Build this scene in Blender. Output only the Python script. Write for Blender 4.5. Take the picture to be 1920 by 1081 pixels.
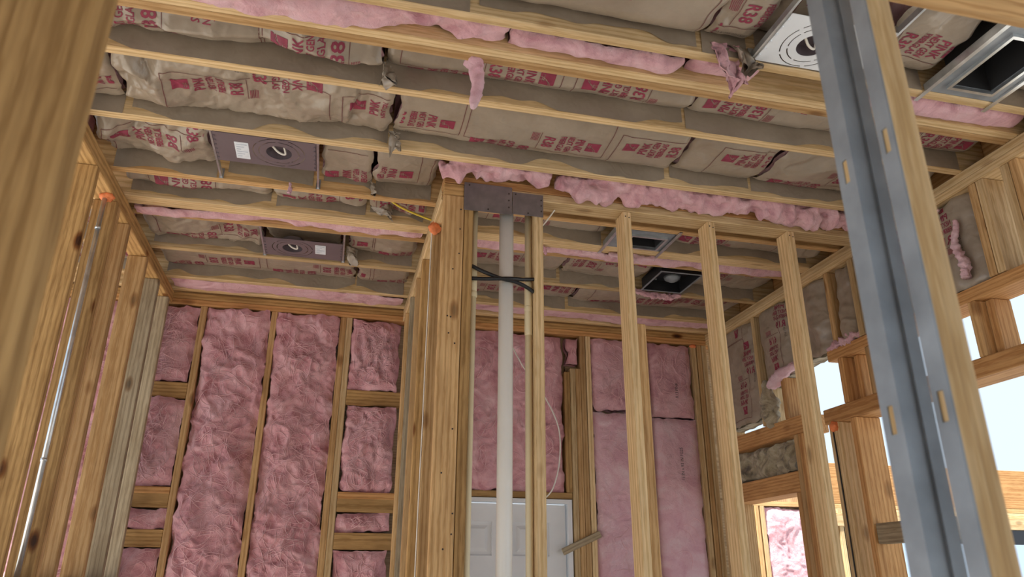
import bpy, bmesh, math, random
import numpy as np
from mathutils import Matrix, Vector

for o in list(bpy.data.objects): bpy.data.objects.remove(o)
scene = bpy.context.scene
COL = scene.collection
R = math.radians

# ------------------------------------------------------------------ camera
EYE = 1.60          # eye height
H = 3.19            # underside of the ceiling joists
cam_d = bpy.data.cameras.new('camera'); cam = bpy.data.objects.new('camera', cam_d); COL.objects.link(cam)
cam_d.sensor_width = 36.0; cam_d.lens = 1385.7 / 1920 * 36.0; cam_d.clip_start = 0.02
PITCH, YAW, ROLL = R(21.5416), R(13.3793), R(0.2495)
fwd = Vector((math.sin(YAW) * math.cos(PITCH), math.cos(YAW) * math.cos(PITCH), math.sin(PITCH)))
rgt = Vector((math.cos(YAW), -math.sin(YAW), 0)); upv = rgt.cross(fwd)
r2 = rgt * math.cos(ROLL) + upv * math.sin(ROLL); u2 = upv * math.cos(ROLL) - rgt * math.sin(ROLL)
m = Matrix((r2, u2, -fwd)).transposed().to_4x4(); m.translation = (0, 0, EYE)
cam.matrix_world = m
cam_d.dof.use_dof = True; cam_d.dof.focus_distance = 3.4; cam_d.dof.aperture_fstop = 7.0
scene.camera = cam

# ------------------------------------------------------------------ light
world = bpy.data.worlds.new('overcast_sky'); scene.world = world; world.use_nodes = True
bg = world.node_tree.nodes['Background']
bg.inputs['Color'].default_value = (0.70, 0.84, 1.0, 1); bg.inputs['Strength'].default_value = 0.70
sun_d = bpy.data.lights.new('sun_offscreen', 'SUN'); sun_d.energy = 6.5; sun_d.angle = R(6); sun_d.color = (1.0, .95, .88)
sun = bpy.data.objects.new('sun_offscreen', sun_d); COL.objects.link(sun); sun.rotation_euler = (R(33), 0, R(-62))
vs = scene.view_settings
vs.view_transform = 'Standard'; vs.look = 'None'; vs.gamma = 1.0; vs.use_curve_mapping = False
vs.exposure = 0.86

# ------------------------------------------------------------------ materials
def newmat(name):
    mt = bpy.data.materials.new(name); mt.use_nodes = True
    nt = mt.node_tree
    return mt, nt, nt.nodes['Principled BSDF']
def N(nt, t, **kw):
    n = nt.nodes.new(t)
    for k, v in kw.items():
        if k.startswith('i_'): n.inputs[k[2:].replace('_', ' ')].default_value = v
        else: setattr(n, k, v)
    return n
def ramp(nt, pts):
    n = nt.nodes.new('ShaderNodeValToRGB'); e = n.color_ramp.elements
    while len(e) < len(pts): e.new(.5)
    for i, (p, c) in enumerate(pts): e[i].position = p; e[i].color = (*c, 1)
    return n

def wood(name, light, dark, knots=.5, stain=.3, weather=0.0):
    mt, nt, b = newmat(name); L = nt.links.new
    tc = N(nt, 'ShaderNodeTexCoord'); oi = N(nt, 'ShaderNodeObjectInfo')
    off = N(nt, 'ShaderNodeVectorMath', operation='SCALE'); off.inputs[0].default_value = (37, .31, .23)
    sgn = N(nt, 'ShaderNodeMath', operation='SUBTRACT'); L(oi.outputs['Random'], sgn.inputs[0]); sgn.inputs[1].default_value = .5
    L(sgn.outputs[0], off.inputs['Scale'])
    add = N(nt, 'ShaderNodeVectorMath', operation='ADD'); L(tc.outputs['Object'], add.inputs[0]); L(off.outputs[0], add.inputs[1])
    off2 = N(nt, 'ShaderNodeVectorMath', operation='ADD'); L(add.outputs[0], off2.inputs[0]); off2.inputs[1].default_value = (0, .05, .07)
    mp = N(nt, 'ShaderNodeMapping'); mp.inputs['Scale'].default_value = (.10, 1, 1); L(off2.outputs[0], mp.inputs['Vector'])
    wv = N(nt, 'ShaderNodeTexWave', wave_type='RINGS', rings_direction='X', i_Scale=19.0, i_Distortion=3.2, i_Detail=2.0, i_Detail_Scale=7.0)
    L(mp.outputs[0], wv.inputs['Vector'])
    rp = ramp(nt, [(0.0, light), (.6, tuple(.72 * l + .28 * d for l, d in zip(light, dark))), (1.0, tuple(.2 * l + .8 * d for l, d in zip(light, dark)))]); L(wv.outputs['Fac'], rp.inputs[0])
    mp2 = N(nt, 'ShaderNodeMapping'); mp2.inputs['Scale'].default_value = (1.6, 60, 60); L(add.outputs[0], mp2.inputs['Vector'])
    n1 = N(nt, 'ShaderNodeTexNoise', i_Scale=3.0, i_Detail=4.0); L(mp2.outputs[0], n1.inputs['Vector'])
    mx = N(nt, 'ShaderNodeMix', data_type='RGBA', blend_type='MULTIPLY'); mx.inputs[0].default_value = .45
    r1 = ramp(nt, [(.3, (.62, .56, .5)), (.65, (1.1, 1.08, 1.05))]); L(n1.outputs['Fac'], r1.inputs[0])
    L(rp.outputs[0], mx.inputs[6]); L(r1.outputs[0], mx.inputs[7])
    # stains
    n2 = N(nt, 'ShaderNodeTexNoise', i_Scale=1.0, i_Detail=5.0, i_Roughness=.6)
    mp3 = N(nt, 'ShaderNodeMapping'); mp3.inputs['Scale'].default_value = (3, 14, 14); L(add.outputs[0], mp3.inputs['Vector']); L(mp3.outputs[0], n2.inputs['Vector'])
    r2_ = ramp(nt, [(.38, (.55, .48, .40)), (.58, (1, 1, 1))]); L(n2.outputs['Fac'], r2_.inputs[0])
    mx2 = N(nt, 'ShaderNodeMix', data_type='RGBA', blend_type='MULTIPLY'); mx2.inputs[0].default_value = stain
    L(mx.outputs[2], mx2.inputs[6]); L(r2_.outputs[0], mx2.inputs[7])
    # knots
    vo = N(nt, 'ShaderNodeTexVoronoi', feature='F1', i_Scale=1.0)
    mp4 = N(nt, 'ShaderNodeMapping'); mp4.inputs['Scale'].default_value = (3.2, 7, 7); L(add.outputs[0], mp4.inputs['Vector']); L(mp4.outputs[0], vo.inputs['Vector'])
    r3 = ramp(nt, [(.05, (.10, .05, .025)), (.10, (.42, .26, .14)), (.16, (1, 1, 1))]); L(vo.outputs['Distance'], r3.inputs[0])
    mx3 = N(nt, 'ShaderNodeMix', data_type='RGBA', blend_type='MULTIPLY'); mx3.inputs[0].default_value = knots
    L(mx2.outputs[2], mx3.inputs[6]); L(r3.outputs[0], mx3.inputs[7])
    hs = N(nt, 'ShaderNodeHueSaturation'); L(mx3.outputs[2], hs.inputs['Color'])
    vr = N(nt, 'ShaderNodeMapRange'); vr.inputs['To Min'].default_value = .80; vr.inputs['To Max'].default_value = 1.14
    L(oi.outputs['Random'], vr.inputs['Value']); L(vr.outputs[0], hs.inputs['Value'])
    L(hs.outputs[0], b.inputs['Base Color']); b.inputs['Roughness'].default_value = .72; b.inputs['Specular IOR Level'].default_value = .3
    bp = N(nt, 'ShaderNodeBump', i_Strength=.25, i_Distance=.002); L(n1.outputs['Fac'], bp.inputs['Height']); L(bp.outputs[0], b.inputs['Normal'])
    return mt

WOOD = wood('pine_lumber', (.66, .43, .205), (.46, .26, .10), .6, .4)
WOODP = wood('pale_pine_lumber', (.76, .57, .325), (.56, .37, .165), .45, .3)
WOODO = wood('orange_fir_lumber', (.66, .37, .15), (.45, .21, .07), .4, .3)
WOODG = wood('weathered_lumber', (.52, .43, .29), (.33, .26, .17), .7, .6)
WOODK = wood('knotty_pine_lumber', (.58, .36, .145), (.34, .19, .065), 1.0, .6)
OSB = wood('sheathing_board', (.50, .38, .24), (.36, .26, .15), .3, .6)
DECK = wood('roof_deck_board', (.50, .38, .24), (.36, .26, .15), .3, .6)

def kraftmat(name, base, dark, rough=.32, spec=.7):
    mt, nt, b = newmat(name); L = nt.links.new
    tc = N(nt, 'ShaderNodeTexCoord')
    n = N(nt, 'ShaderNodeTexNoise', i_Scale=5.0, i_Detail=6.0, i_Roughness=.65); L(tc.outputs['Object'], n.inputs['Vector'])
    rp = ramp(nt, [(.3, dark), (.7, base)]); L(n.outputs['Fac'], rp.inputs[0]); L(rp.outputs[0], b.inputs['Base Color'])
    b.inputs['Roughness'].default_value = rough; b.inputs['Specular IOR Level'].default_value = spec
    n2 = N(nt, 'ShaderNodeTexNoise', i_Scale=26.0, i_Detail=5.0, i_Distortion=.8); n2.noise_type = 'RIDGED_MULTIFRACTAL'
    L(tc.outputs['Object'], n2.inputs['Vector'])
    bp = N(nt, 'ShaderNodeBump', i_Strength=.35, i_Distance=.006); L(n2.outputs['Fac'], bp.inputs['Height'])
    n3 = N(nt, 'ShaderNodeTexNoise', i_Scale=260.0, i_Detail=2.0); L(tc.outputs['Object'], n3.inputs['Vector'])
    bp2 = N(nt, 'ShaderNodeBump', i_Strength=.15, i_Distance=.001); L(n3.outputs['Fac'], bp2.inputs['Height']); L(bp.outputs[0], bp2.inputs['Normal'])
    L(bp2.outputs[0], b.inputs['Normal'])
    return mt
KRAFT = kraftmat('kraft_paper', (.375, .31, .24), (.27, .215, .16))

def fluffmat(name, hi, mid, lo, scale=7.0):
    mt, nt, b = newmat(name); L = nt.links.new
    tc = N(nt, 'ShaderNodeTexCoord')
    n = N(nt, 'ShaderNodeTexNoise', i_Scale=scale, i_Detail=7.0, i_Roughness=.62, i_Distortion=1.6); L(tc.outputs['Object'], n.inputs['Vector'])
    rp = ramp(nt, [(.30, lo), (.5, mid), (.72, hi)]); L(n.outputs['Fac'], rp.inputs[0])
    nr = N(nt, 'ShaderNodeTexNoise', i_Scale=scale * 1.9, i_Detail=4.0, i_Roughness=.6, i_Distortion=3.2); nr.noise_type = 'RIDGED_MULTIFRACTAL'; L(tc.outputs['Object'], nr.inputs['Vector'])
    rr = ramp(nt, [(.55, (0, 0, 0)), (1.0, (.75, .75, .75))]); L(nr.outputs['Fac'], rr.inputs[0])
    mxr = N(nt, 'ShaderNodeMix', data_type='RGBA'); L(rr.outputs[0], mxr.inputs[0]); L(rp.outputs[0], mxr.inputs[6]); mxr.inputs[7].default_value = (*[min(1, x * 1.04) for x in hi], 1)
    L(mxr.outputs[2], b.inputs['Base Color']); b.inputs['Roughness'].default_value = .95; b.inputs['Specular IOR Level'].default_value = .1
    b.inputs['Sheen Weight'].default_value = .25; b.inputs['Sheen Roughness'].default_value = .6
    n2 = N(nt, 'ShaderNodeTexNoise', i_Scale=38.0, i_Detail=6.0, i_Roughness=.7, i_Distortion=2.2); L(tc.outputs['Object'], n2.inputs['Vector'])
    bp = N(nt, 'ShaderNodeBump', i_Strength=.7, i_Distance=.012); L(n2.outputs['Fac'], bp.inputs['Height']); L(bp.outputs[0], b.inputs['Normal'])
    return mt
PINK = fluffmat('pink_fiberglass', (.92, .61, .64), (.80, .42, .46), (.54, .21, .24), 5.0)
PINKL = fluffmat('pale_pink_fiberglass', (.86, .64, .68), (.80, .50, .56), (.70, .36, .44), 4.0)
PINKC = fluffmat('clean_pink_fiberglass', (.86, .58, .62), (.77, .44, .48), (.52, .23, .27), 6.0)
FLUFFY = fluffmat('dirty_yellow_fiberglass', (.62, .56, .42), (.42, .35, .23), (.12, .10, .07), 9.0)

def plain(name, c, rough=.5, metal=0.0, spec=.5, noise=0.0, nscale=8.0):
    mt, nt, b = newmat(name); L = nt.links.new
    b.inputs['Roughness'].default_value = rough; b.inputs['Metallic'].default_value = metal; b.inputs['Specular IOR Level'].default_value = spec
    tc = N(nt, 'ShaderNodeTexCoord'); n = N(nt, 'ShaderNodeTexNoise', i_Scale=nscale, i_Detail=5.0); L(tc.outputs['Object'], n.inputs['Vector'])
    rp = ramp(nt, [(.3, tuple(x * (1 - noise) for x in c)), (.7, tuple(min(1, x * (1 + noise * .5)) for x in c))]); L(n.outputs['Fac'], rp.inputs[0]); L(rp.outputs[0], b.inputs['Base Color'])
    return mt
FIBER = plain('pale_fiber', (.88, .56, .59), .95, spec=.1, noise=.2)
RED = plain('red_print', (.27, .032, .068), .6, noise=.25, nscale=30)
INK = plain('dark_print', (.16, .06, .055), .7)
BLACKINK = plain('black_ink', (.05, .045, .04), .7)
STEEL = plain('galvanized_steel', (.30, .33, .36), .5, .35, noise=.3, nscale=14)
STEELB = plain('bright_galvanized', (.70, .74, .76), .3, .85, noise=.25, nscale=20)
NAILP = plain('grey_plate_steel', (.23, .20, .20), .45, .5, noise=.25, nscale=18)
LPLATE = plain('grey_fixture_metal', (.24, .20, .22), .38, .45, noise=.12, nscale=6)
WPLATE = plain('white_fixture_metal', (.80, .84, .88), .35, .1, noise=.05)
LABEL = plain('white_sticker', (.75, .80, .86), .5, noise=.08, nscale=60)
BLACK = plain('black_plastic', (.012, .012, .014), .4)
BOOTBLACK = plain('black_boot_inside', (.03, .03, .032), .45)  # even near-black colour for the inside of the duct boots
PVC = plain('white_pvc', (.90, .885, .83), .3, noise=.08, nscale=4)
CPVC = plain('cream_cpvc', (.80, .69, .45), .32, noise=.08, nscale=5)
FOAM = plain('orange_foam', (.90, .26, .09), .7, noise=.25, nscale=40)
DOORW = plain('white_door_paint', (.78, .79, .80), .4, noise=.04)
CABLEW = plain('white_cable', (.82, .78, .70), .45)
CABLEY = plain('yellow_cable', (.80, .62, .08), .45)
SLAB = plain('concrete_slab', (.62, .58, .52), .8, noise=.25, nscale=2.0)
NAIL = plain('nail_head', (.06, .045, .04), .5, .4)
GLASSM, gnt, gb = newmat('window_glass')
gb.inputs['Base Color'].default_value = (.9, .95, 1, 1); gb.inputs['Roughness'].default_value = .03; gb.inputs['Transmission Weight'].default_value = 1.0; gb.inputs['IOR'].default_value = 1.05

# ------------------------------------------------------------------ helpers
def tag(o, label=None, cat=None, group=None, kind=None):
    if label: o['label'] = label
    if cat: o['category'] = cat
    if group: o['group'] = group
    if kind: o['kind'] = kind
    return o
def empty(name, loc=(0, 0, 0), label=None, cat=None, group=None, kind=None):
    o = bpy.data.objects.new(name, None); COL.objects.link(o); o.location = loc; o.empty_display_size = .05
    return tag(o, label, cat, group, kind)
def mesh_obj(name, verts, faces, mats, parent=None, smooth=False, mi=None, matrix=None):
    me = bpy.data.meshes.new(name); me.from_pydata([tuple(v) for v in verts] if not isinstance(verts, np.ndarray) else verts.tolist(), [], faces if isinstance(faces, list) else faces.tolist())
    for mt in (mats if isinstance(mats, (list, tuple)) else [mats]): me.materials.append(mt)
    if mi is not None: me.polygons.foreach_set('material_index', np.asarray(mi, dtype=np.int32))
    if smooth: me.polygons.foreach_set('use_smooth', np.ones(len(me.polygons), dtype=bool))
    me.update()
    o = bpy.data.objects.new(name, me); COL.objects.link(o)
    if matrix is not None: o.matrix_world = matrix
    if parent is not None: attach(o, parent)
    return o
def attach(o, parent):
    bpy_m = o.matrix_basis.copy()
    o.parent = parent
    pm = parent.matrix_basis.copy(); q = parent.parent
    while q is not None: pm = q.matrix_basis @ pm; q = q.parent
    o.matrix_basis = pm.inverted() @ bpy_m
BOXF = {}
def chamfer_box(dx, dy, dz, c):
    """eased-edge box centred on the origin"""
    k = (round(dx, 4), round(dy, 4), round(dz, 4), round(c, 4))
    if k in BOXF: return BOXF[k]
    bm = bmesh.new(); bmesh.ops.create_cube(bm, size=1.0)
    for v in bm.verts: v.co = Vector((v.co.x * dx, v.co.y * dy, v.co.z * dz))
    if c > 0: bmesh.ops.bevel(bm, geom=list(bm.edges), offset=min(c, .4 * min(dx, dy, dz)), segments=1, affect='EDGES')
    me = bpy.data.meshes.new('piece'); bm.to_mesh(me); bm.free(); BOXF[k] = me
    return me
def board(name, x0, x1, y0, y1, z0, z1, mat, parent=None, c=.003, rot=None):
    """a lumber piece; its long side is local X so that the grain follows it"""
    d = (abs(x1 - x0), abs(y1 - y0), abs(z1 - z0)); ax = d.index(max(d)); ctr = Vector(((x0 + x1) / 2, (y0 + y1) / 2, (z0 + z1) / 2))
    if ax == 0: dims = d; M = Matrix.Identity(3)
    elif ax == 1: dims = (d[1], d[2], d[0]); M = Matrix(((0, 0, 1), (1, 0, 0), (0, 1, 0)))
    else: dims = (d[2], d[0], d[1]); M = Matrix(((0, 1, 0), (0, 0, 1), (1, 0, 0)))
    src = chamfer_box(*dims, c)
    key = (src.name, mat.name)
    me = BOXF.get(key)
    if me is None: me = src.copy(); me.name = name; me.materials.append(mat); BOXF[key] = me
    o = bpy.data.objects.new(name, me); COL.objects.link(o)
    mw = M.to_4x4()
    if rot is not None: mw = rot.to_4x4() @ mw
    mw.translation = ctr; o.matrix_world = mw
    if parent is not None: attach(o, parent)
    return o
def box_geo(V, F, x0, x1, y0, y1, z0, z1):
    b = len(V)
    V += [(x0, y0, z0), (x1, y0, z0), (x1, y1, z0), (x0, y1, z0), (x0, y0, z1), (x1, y0, z1), (x1, y1, z1), (x0, y1, z1)]
    F += [tuple(b + i for i in f) for f in ((0, 3, 2, 1), (4, 5, 6, 7), (0, 1, 5, 4), (1, 2, 6, 5), (2, 3, 7, 6), (3, 0, 4, 7))]
def smooth_path(pts, n=8):
    P = [Vector(p) for p in pts]
    if len(P) < 3: return P
    out = []
    for i in range(len(P) - 1):
        p0 = P[max(i - 1, 0)]; p1 = P[i]; p2 = P[i + 1]; p3 = P[min(i + 2, len(P) - 1)]
        for k in range(n):
            t = k / n
            out.append(.5 * ((2 * p1) + (-p0 + p2) * t + (2 * p0 - 5 * p1 + 4 * p2 - p3) * t * t + (-p0 + 3 * p1 - 3 * p2 + p3) * t ** 3))
    out.append(P[-1]); return out
def tube_geo(V, F, path, rad, seg=10, cap=True):
    P = [Vector(p) for p in path]; n = len(P); b = len(V)
    t0 = (P[1] - P[0]).normalized(); ref = Vector((0, 0, 1)) if abs(t0.z) < .9 else Vector((1, 0, 0))
    nrm = t0.cross(ref).normalized()
    for i in range(n):
        t = (P[min(i + 1, n - 1)] - P[max(i - 1, 0)]).normalized()
        nrm = (nrm - t * nrm.dot(t)).normalized(); bn = t.cross(nrm)
        r = rad[i] if hasattr(rad, '__len__') else rad
        for k in range(seg):
            a = 2 * math.pi * k / seg; V.append(tuple(P[i] + nrm * (math.cos(a) * r) + bn * (math.sin(a) * r)))
    for i in range(n - 1):
        for k in range(seg):
            k2 = (k + 1) % seg; F.append((b + i * seg + k, b + i * seg + k2, b + (i + 1) * seg + k2, b + (i + 1) * seg + k))
    if cap: F.append(tuple(b + k for k in reversed(range(seg)))); F.append(tuple(b + (n - 1) * seg + k for k in range(seg)))
def tube(name, path, rad, mat, parent=None, seg=10):
    V, F = [], []; tube_geo(V, F, path, rad, seg); return mesh_obj(name, V, F, mat, parent, smooth=True)

# numpy noise ------------------------------------------------------
def _h(ix, iy, iz, s):
    n = (ix.astype(np.int64) * 374761393 + iy.astype(np.int64) * 668265263 + iz.astype(np.int64) * 2147483647 + s * 1274126177) & 0xffffffff
    n = ((n ^ (n >> 13)) * 1274126177) & 0xffffffff
    n = (n ^ (n >> 16)); n = (n * 2246822519) & 0xffffffff; n = n ^ (n >> 15)
    return n.astype(np.float64) / 0xffffffff * 2 - 1
def vn(x, y, z=0.0, s=0):
    x, y = np.broadcast_arrays(np.asarray(x, float), np.asarray(y, float)); z = np.broadcast_to(np.asarray(z, float), x.shape)
    ix, iy, iz = np.floor(x), np.floor(y), np.floor(z); fx, fy, fz = x - ix, y - iy, z - iz
    w = lambda t: t * t * t * (t * (t * 6 - 15) + 10)
    u, v, q = w(fx), w(fy), w(fz); r = 0
    for dx in (0, 1):
        for dy in (0, 1):
            for dz in (0, 1):
                r = r + (u if dx else 1 - u) * (v if dy else 1 - v) * (q if dz else 1 - q) * _h(ix + dx, iy + dy, iz + dz, s)
    return r
def fbm(x, y, z=0.0, s=0, o=4, g=.5):
    r = 0; a = 1.0; t = 0
    for k in range(o): r = r + a * vn(x * 2 ** k, y * 2 ** k, np.asarray(z) * 2 ** k, s + k * 17); t += a; a *= g
    return r / t
def ridge(x, y, s=0, o=3):
    r = 0; a = 1.0; t = 0
    for k in range(o):
        r = r + a * (1 - np.abs(vn(x * 1.9 ** k, y * 1.9 ** k, .37 * k, s + 31 * k)) * 2); t += a; a *= .5
    return r / t

def facet(x, y, s, k=.55, g=.75):
    """crumpled sheet: tilted facets meeting in sharp creases (cell units)"""
    ix, iy = np.floor(x), np.floor(y); z0 = np.zeros_like(ix); best = np.full(x.shape, -9.0)
    for dx in (-1, 0, 1):
        for dy in (-1, 0, 1):
            cx, cy = ix + dx, iy + dy
            px = x - (cx + .5 + .42 * _h(cx, cy, z0, s)); py = y - (cy + .5 + .42 * _h(cx, cy, z0 + 1, s))
            best = np.maximum(best, .35 * _h(cx, cy, z0 + 2, s) + g * (px * _h(cx, cy, z0 + 3, s) + py * _h(cx, cy, z0 + 4, s)) - k * (px * px + py * py))
    return best
class Frame:
    """flat patch in space: U along, V across, W out of the face"""
    def __init__(s, O, U, V, W): s.O, s.U, s.V, s.W = [np.array(a, float) for a in (O, U, V, W)]; s.flip = np.dot(np.cross(s.U, s.V), s.W) < 0
    def pts(s, u, v, w): return s.O + np.multiply.outer(u, s.U) + np.multiply.outer(v, s.V) + np.multiply.outer(w, s.W)
def grid_faces(nu, nv, flip):
    i = np.arange(nu - 1)[:, None] * nv + np.arange(nv - 1)[None, :]; i = i.ravel()
    f = np.stack([i, i + nv, i + nv + 1, i + 1], 1)
    return f[:, ::-1] if flip else f
def border(nu, nv):
    a = [j for j in range(nv)]; b = [i * nv + nv - 1 for i in range(1, nu)]; c = [(nu - 1) * nv + j for j in range(nv - 2, -1, -1)]; d = [i * nv for i in range(nu - 2, 0, -1)]
    return np.array(a + b + c + d)
def closed_patch(name, fr, U, Vv, W, depth, mat, parent, smooth=True, inset=0.0):
    """front surface given on a grid, side skirt and flat back: a solid pad"""
    nu, nv = U.shape
    P = fr.pts(U.ravel(), Vv.ravel(), W.ravel()); F = grid_faces(nu, nv, fr.flip).tolist()
    bd = border(nu, nv); nb = len(bd); base = len(P)
    back = fr.pts(U.ravel()[bd], Vv.ravel()[bd], np.full(nb, -depth)); P = np.vstack([P, back])
    for k in range(nb):
        k2 = (k + 1) % nb; q = (bd[k], base + k, base + k2, bd[k2])
        F.append(tuple(int(x) for x in (q if not fr.flip else q[::-1])))
    F.append(tuple(base + k for k in (range(nb) if not fr.flip else reversed(range(nb)))))
    return mesh_obj(name, P, F, mat, parent, smooth)

# lettering --------------------------------------------------------
_tc = {}
def word(txt, height, squeeze=.8, bold=.02, maxe=.011):
    """flat triangulated lettering: reading along +a, letter tops along +b, centred"""
    k = (txt, height, squeeze, maxe)
    if k in _tc: return _tc[k]
    cu = bpy.data.curves.new('t', 'FONT'); cu.body = txt; cu.size = 1.0; cu.offset = bold; cu.resolution_u = 2; cu.fill_mode = 'BOTH'
    ob = bpy.data.objects.new('t', cu); COL.objects.link(ob)
    dg = bpy.context.evaluated_depsgraph_get(); me = bpy.data.meshes.new_from_object(ob.evaluated_get(dg))
    bm = bmesh.new(); bm.from_mesh(me)
    bmesh.ops.remove_doubles(bm, verts=bm.verts, dist=1e-4)
    bmesh.ops.triangulate(bm, faces=bm.faces)
    hh = height / .70
    for v in bm.verts: v.co = Vector((v.co.x * hh * squeeze, v.co.y * hh, 0))
    for it in range(4):
        es = [e for e in bm.edges if e.calc_length() > maxe]
        if not es: break
        bmesh.ops.subdivide_edges(bm, edges=es, cuts=1); bmesh.ops.triangulate(bm, faces=bm.faces)
    bm.verts.index_update()
    A = np.array([(v.co.x, v.co.y) for v in bm.verts]); T = np.array([[v.index for v in f.verts] for f in bm.faces])
    bm.free(); bpy.data.meshes.remove(me); bpy.data.objects.remove(ob); bpy.data.curves.remove(cu)
    A -= (A.min(0) + A.max(0)) / 2
    _tc[k] = (A, T); return _tc[k]
def rect(w, h, maxe=.011):
    nx = max(1, int(math.ceil(w / maxe))); ny = max(1, int(math.ceil(h / maxe)))
    x, y = np.meshgrid(np.linspace(-w / 2, w / 2, nx + 1), np.linspace(-h / 2, h / 2, ny + 1), indexing='ij')
    f = grid_faces(nx + 1, ny + 1, False); T = np.vstack([f[:, [0, 1, 2]], f[:, [0, 2, 3]]])
    return np.stack([x.ravel(), y.ravel()], 1), T
def logo(w):
    """solid square badge with a pale swoosh and two lines of tiny lettering left out of the ink"""
    n = 22; A, T = rect(w, w, w / n); c = A[T].mean(1) / w
    arc = np.abs(np.hypot(c[:, 0] - .55, c[:, 1] + .55) - .72) < .022
    arc2 = np.abs(np.hypot(c[:, 0] - .65, c[:, 1] + .30) - .62) < .018
    ln = ((np.abs(c[:, 1] + .22) < .03) | (np.abs(c[:, 1] + .34) < .03)) & (np.abs(c[:, 0] + .1) < .3) & ((np.floor(c[:, 0] * 22) % 3) > 0)
    return A, T[~(arc | arc2 | ln)]
class Print:
    def __init__(s): s.P, s.T, s.M = [], [], []; s.n = 0
    def add(s, geo, mat, fn):
        A, T = geo; u, v = fn(A[:, 0], A[:, 1]); s.P.append(np.stack([u, v], 1)); s.T.append(T + s.n); s.M.append(np.full(len(T), mat)); s.n += len(A)
def print_block(pr, u0, d, vc, wd, rv='R38', scale=1.0, stagger=.085):
    """one printed panel, .57 long; d=+1 has its badge at the low-u end. rotated copy in its second half"""
    Lb = .57 * scale
    def half(d_, s0, v_):
        def mk(s):      # s measured from the badge end of this half
            c = s0 + d_ * s * scale
            return lambda a, b: (c - d_ * b * scale, v_ - d_ * a * scale)
        pr.add(logo(.056), 0, mk(.055))
        pr.add(word('PINK', .034), 0, mk(.115)); pr.add(word('NEXT GEN', .025, .62), 0, mk(.155)); pr.add(word('FIBERGLAS', .025, .62), 0, mk(.189)); pr.add(word(rv, .044), 0, mk(.242))
    s1 = u0 if d > 0 else u0 + Lb; s2 = u0 + Lb if d > 0 else u0
    half(d, s1, vc); half(-d, s2, vc - d * stagger)
    cl = lambda s: (s1 + d * s * scale)
    pr.add(rect(.0025, .12), 1, lambda a, b: (cl(.280) + a, vc + b))
    for k in range(6): pr.add(rect(.0022, .05), 0, lambda a, b, k=k: (cl(.289 + .0052 * k) + a, vc + d * .03 + b))
    hw = wd * .5
    for e in (0.0, .57): pr.add(rect(.0028, wd * .62), 1, lambda a, b, e=e: (cl(e) + a, hw + d * wd * .06 + b))
    pr.add(rect(.57 * scale, .0026), 1, lambda a, b: (u0 + Lb / 2 + a, hw - d * wd * .25 + b))
    pr.add(word('SG17 F-702 02/17/25', .012, .9, 0.0), 2, lambda a, b: (u0 + Lb * .55 - d * a, hw - d * wd * .37 - d * b))

SEED = [11]
def sd(): SEED[0] += 7; return SEED[0]

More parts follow.
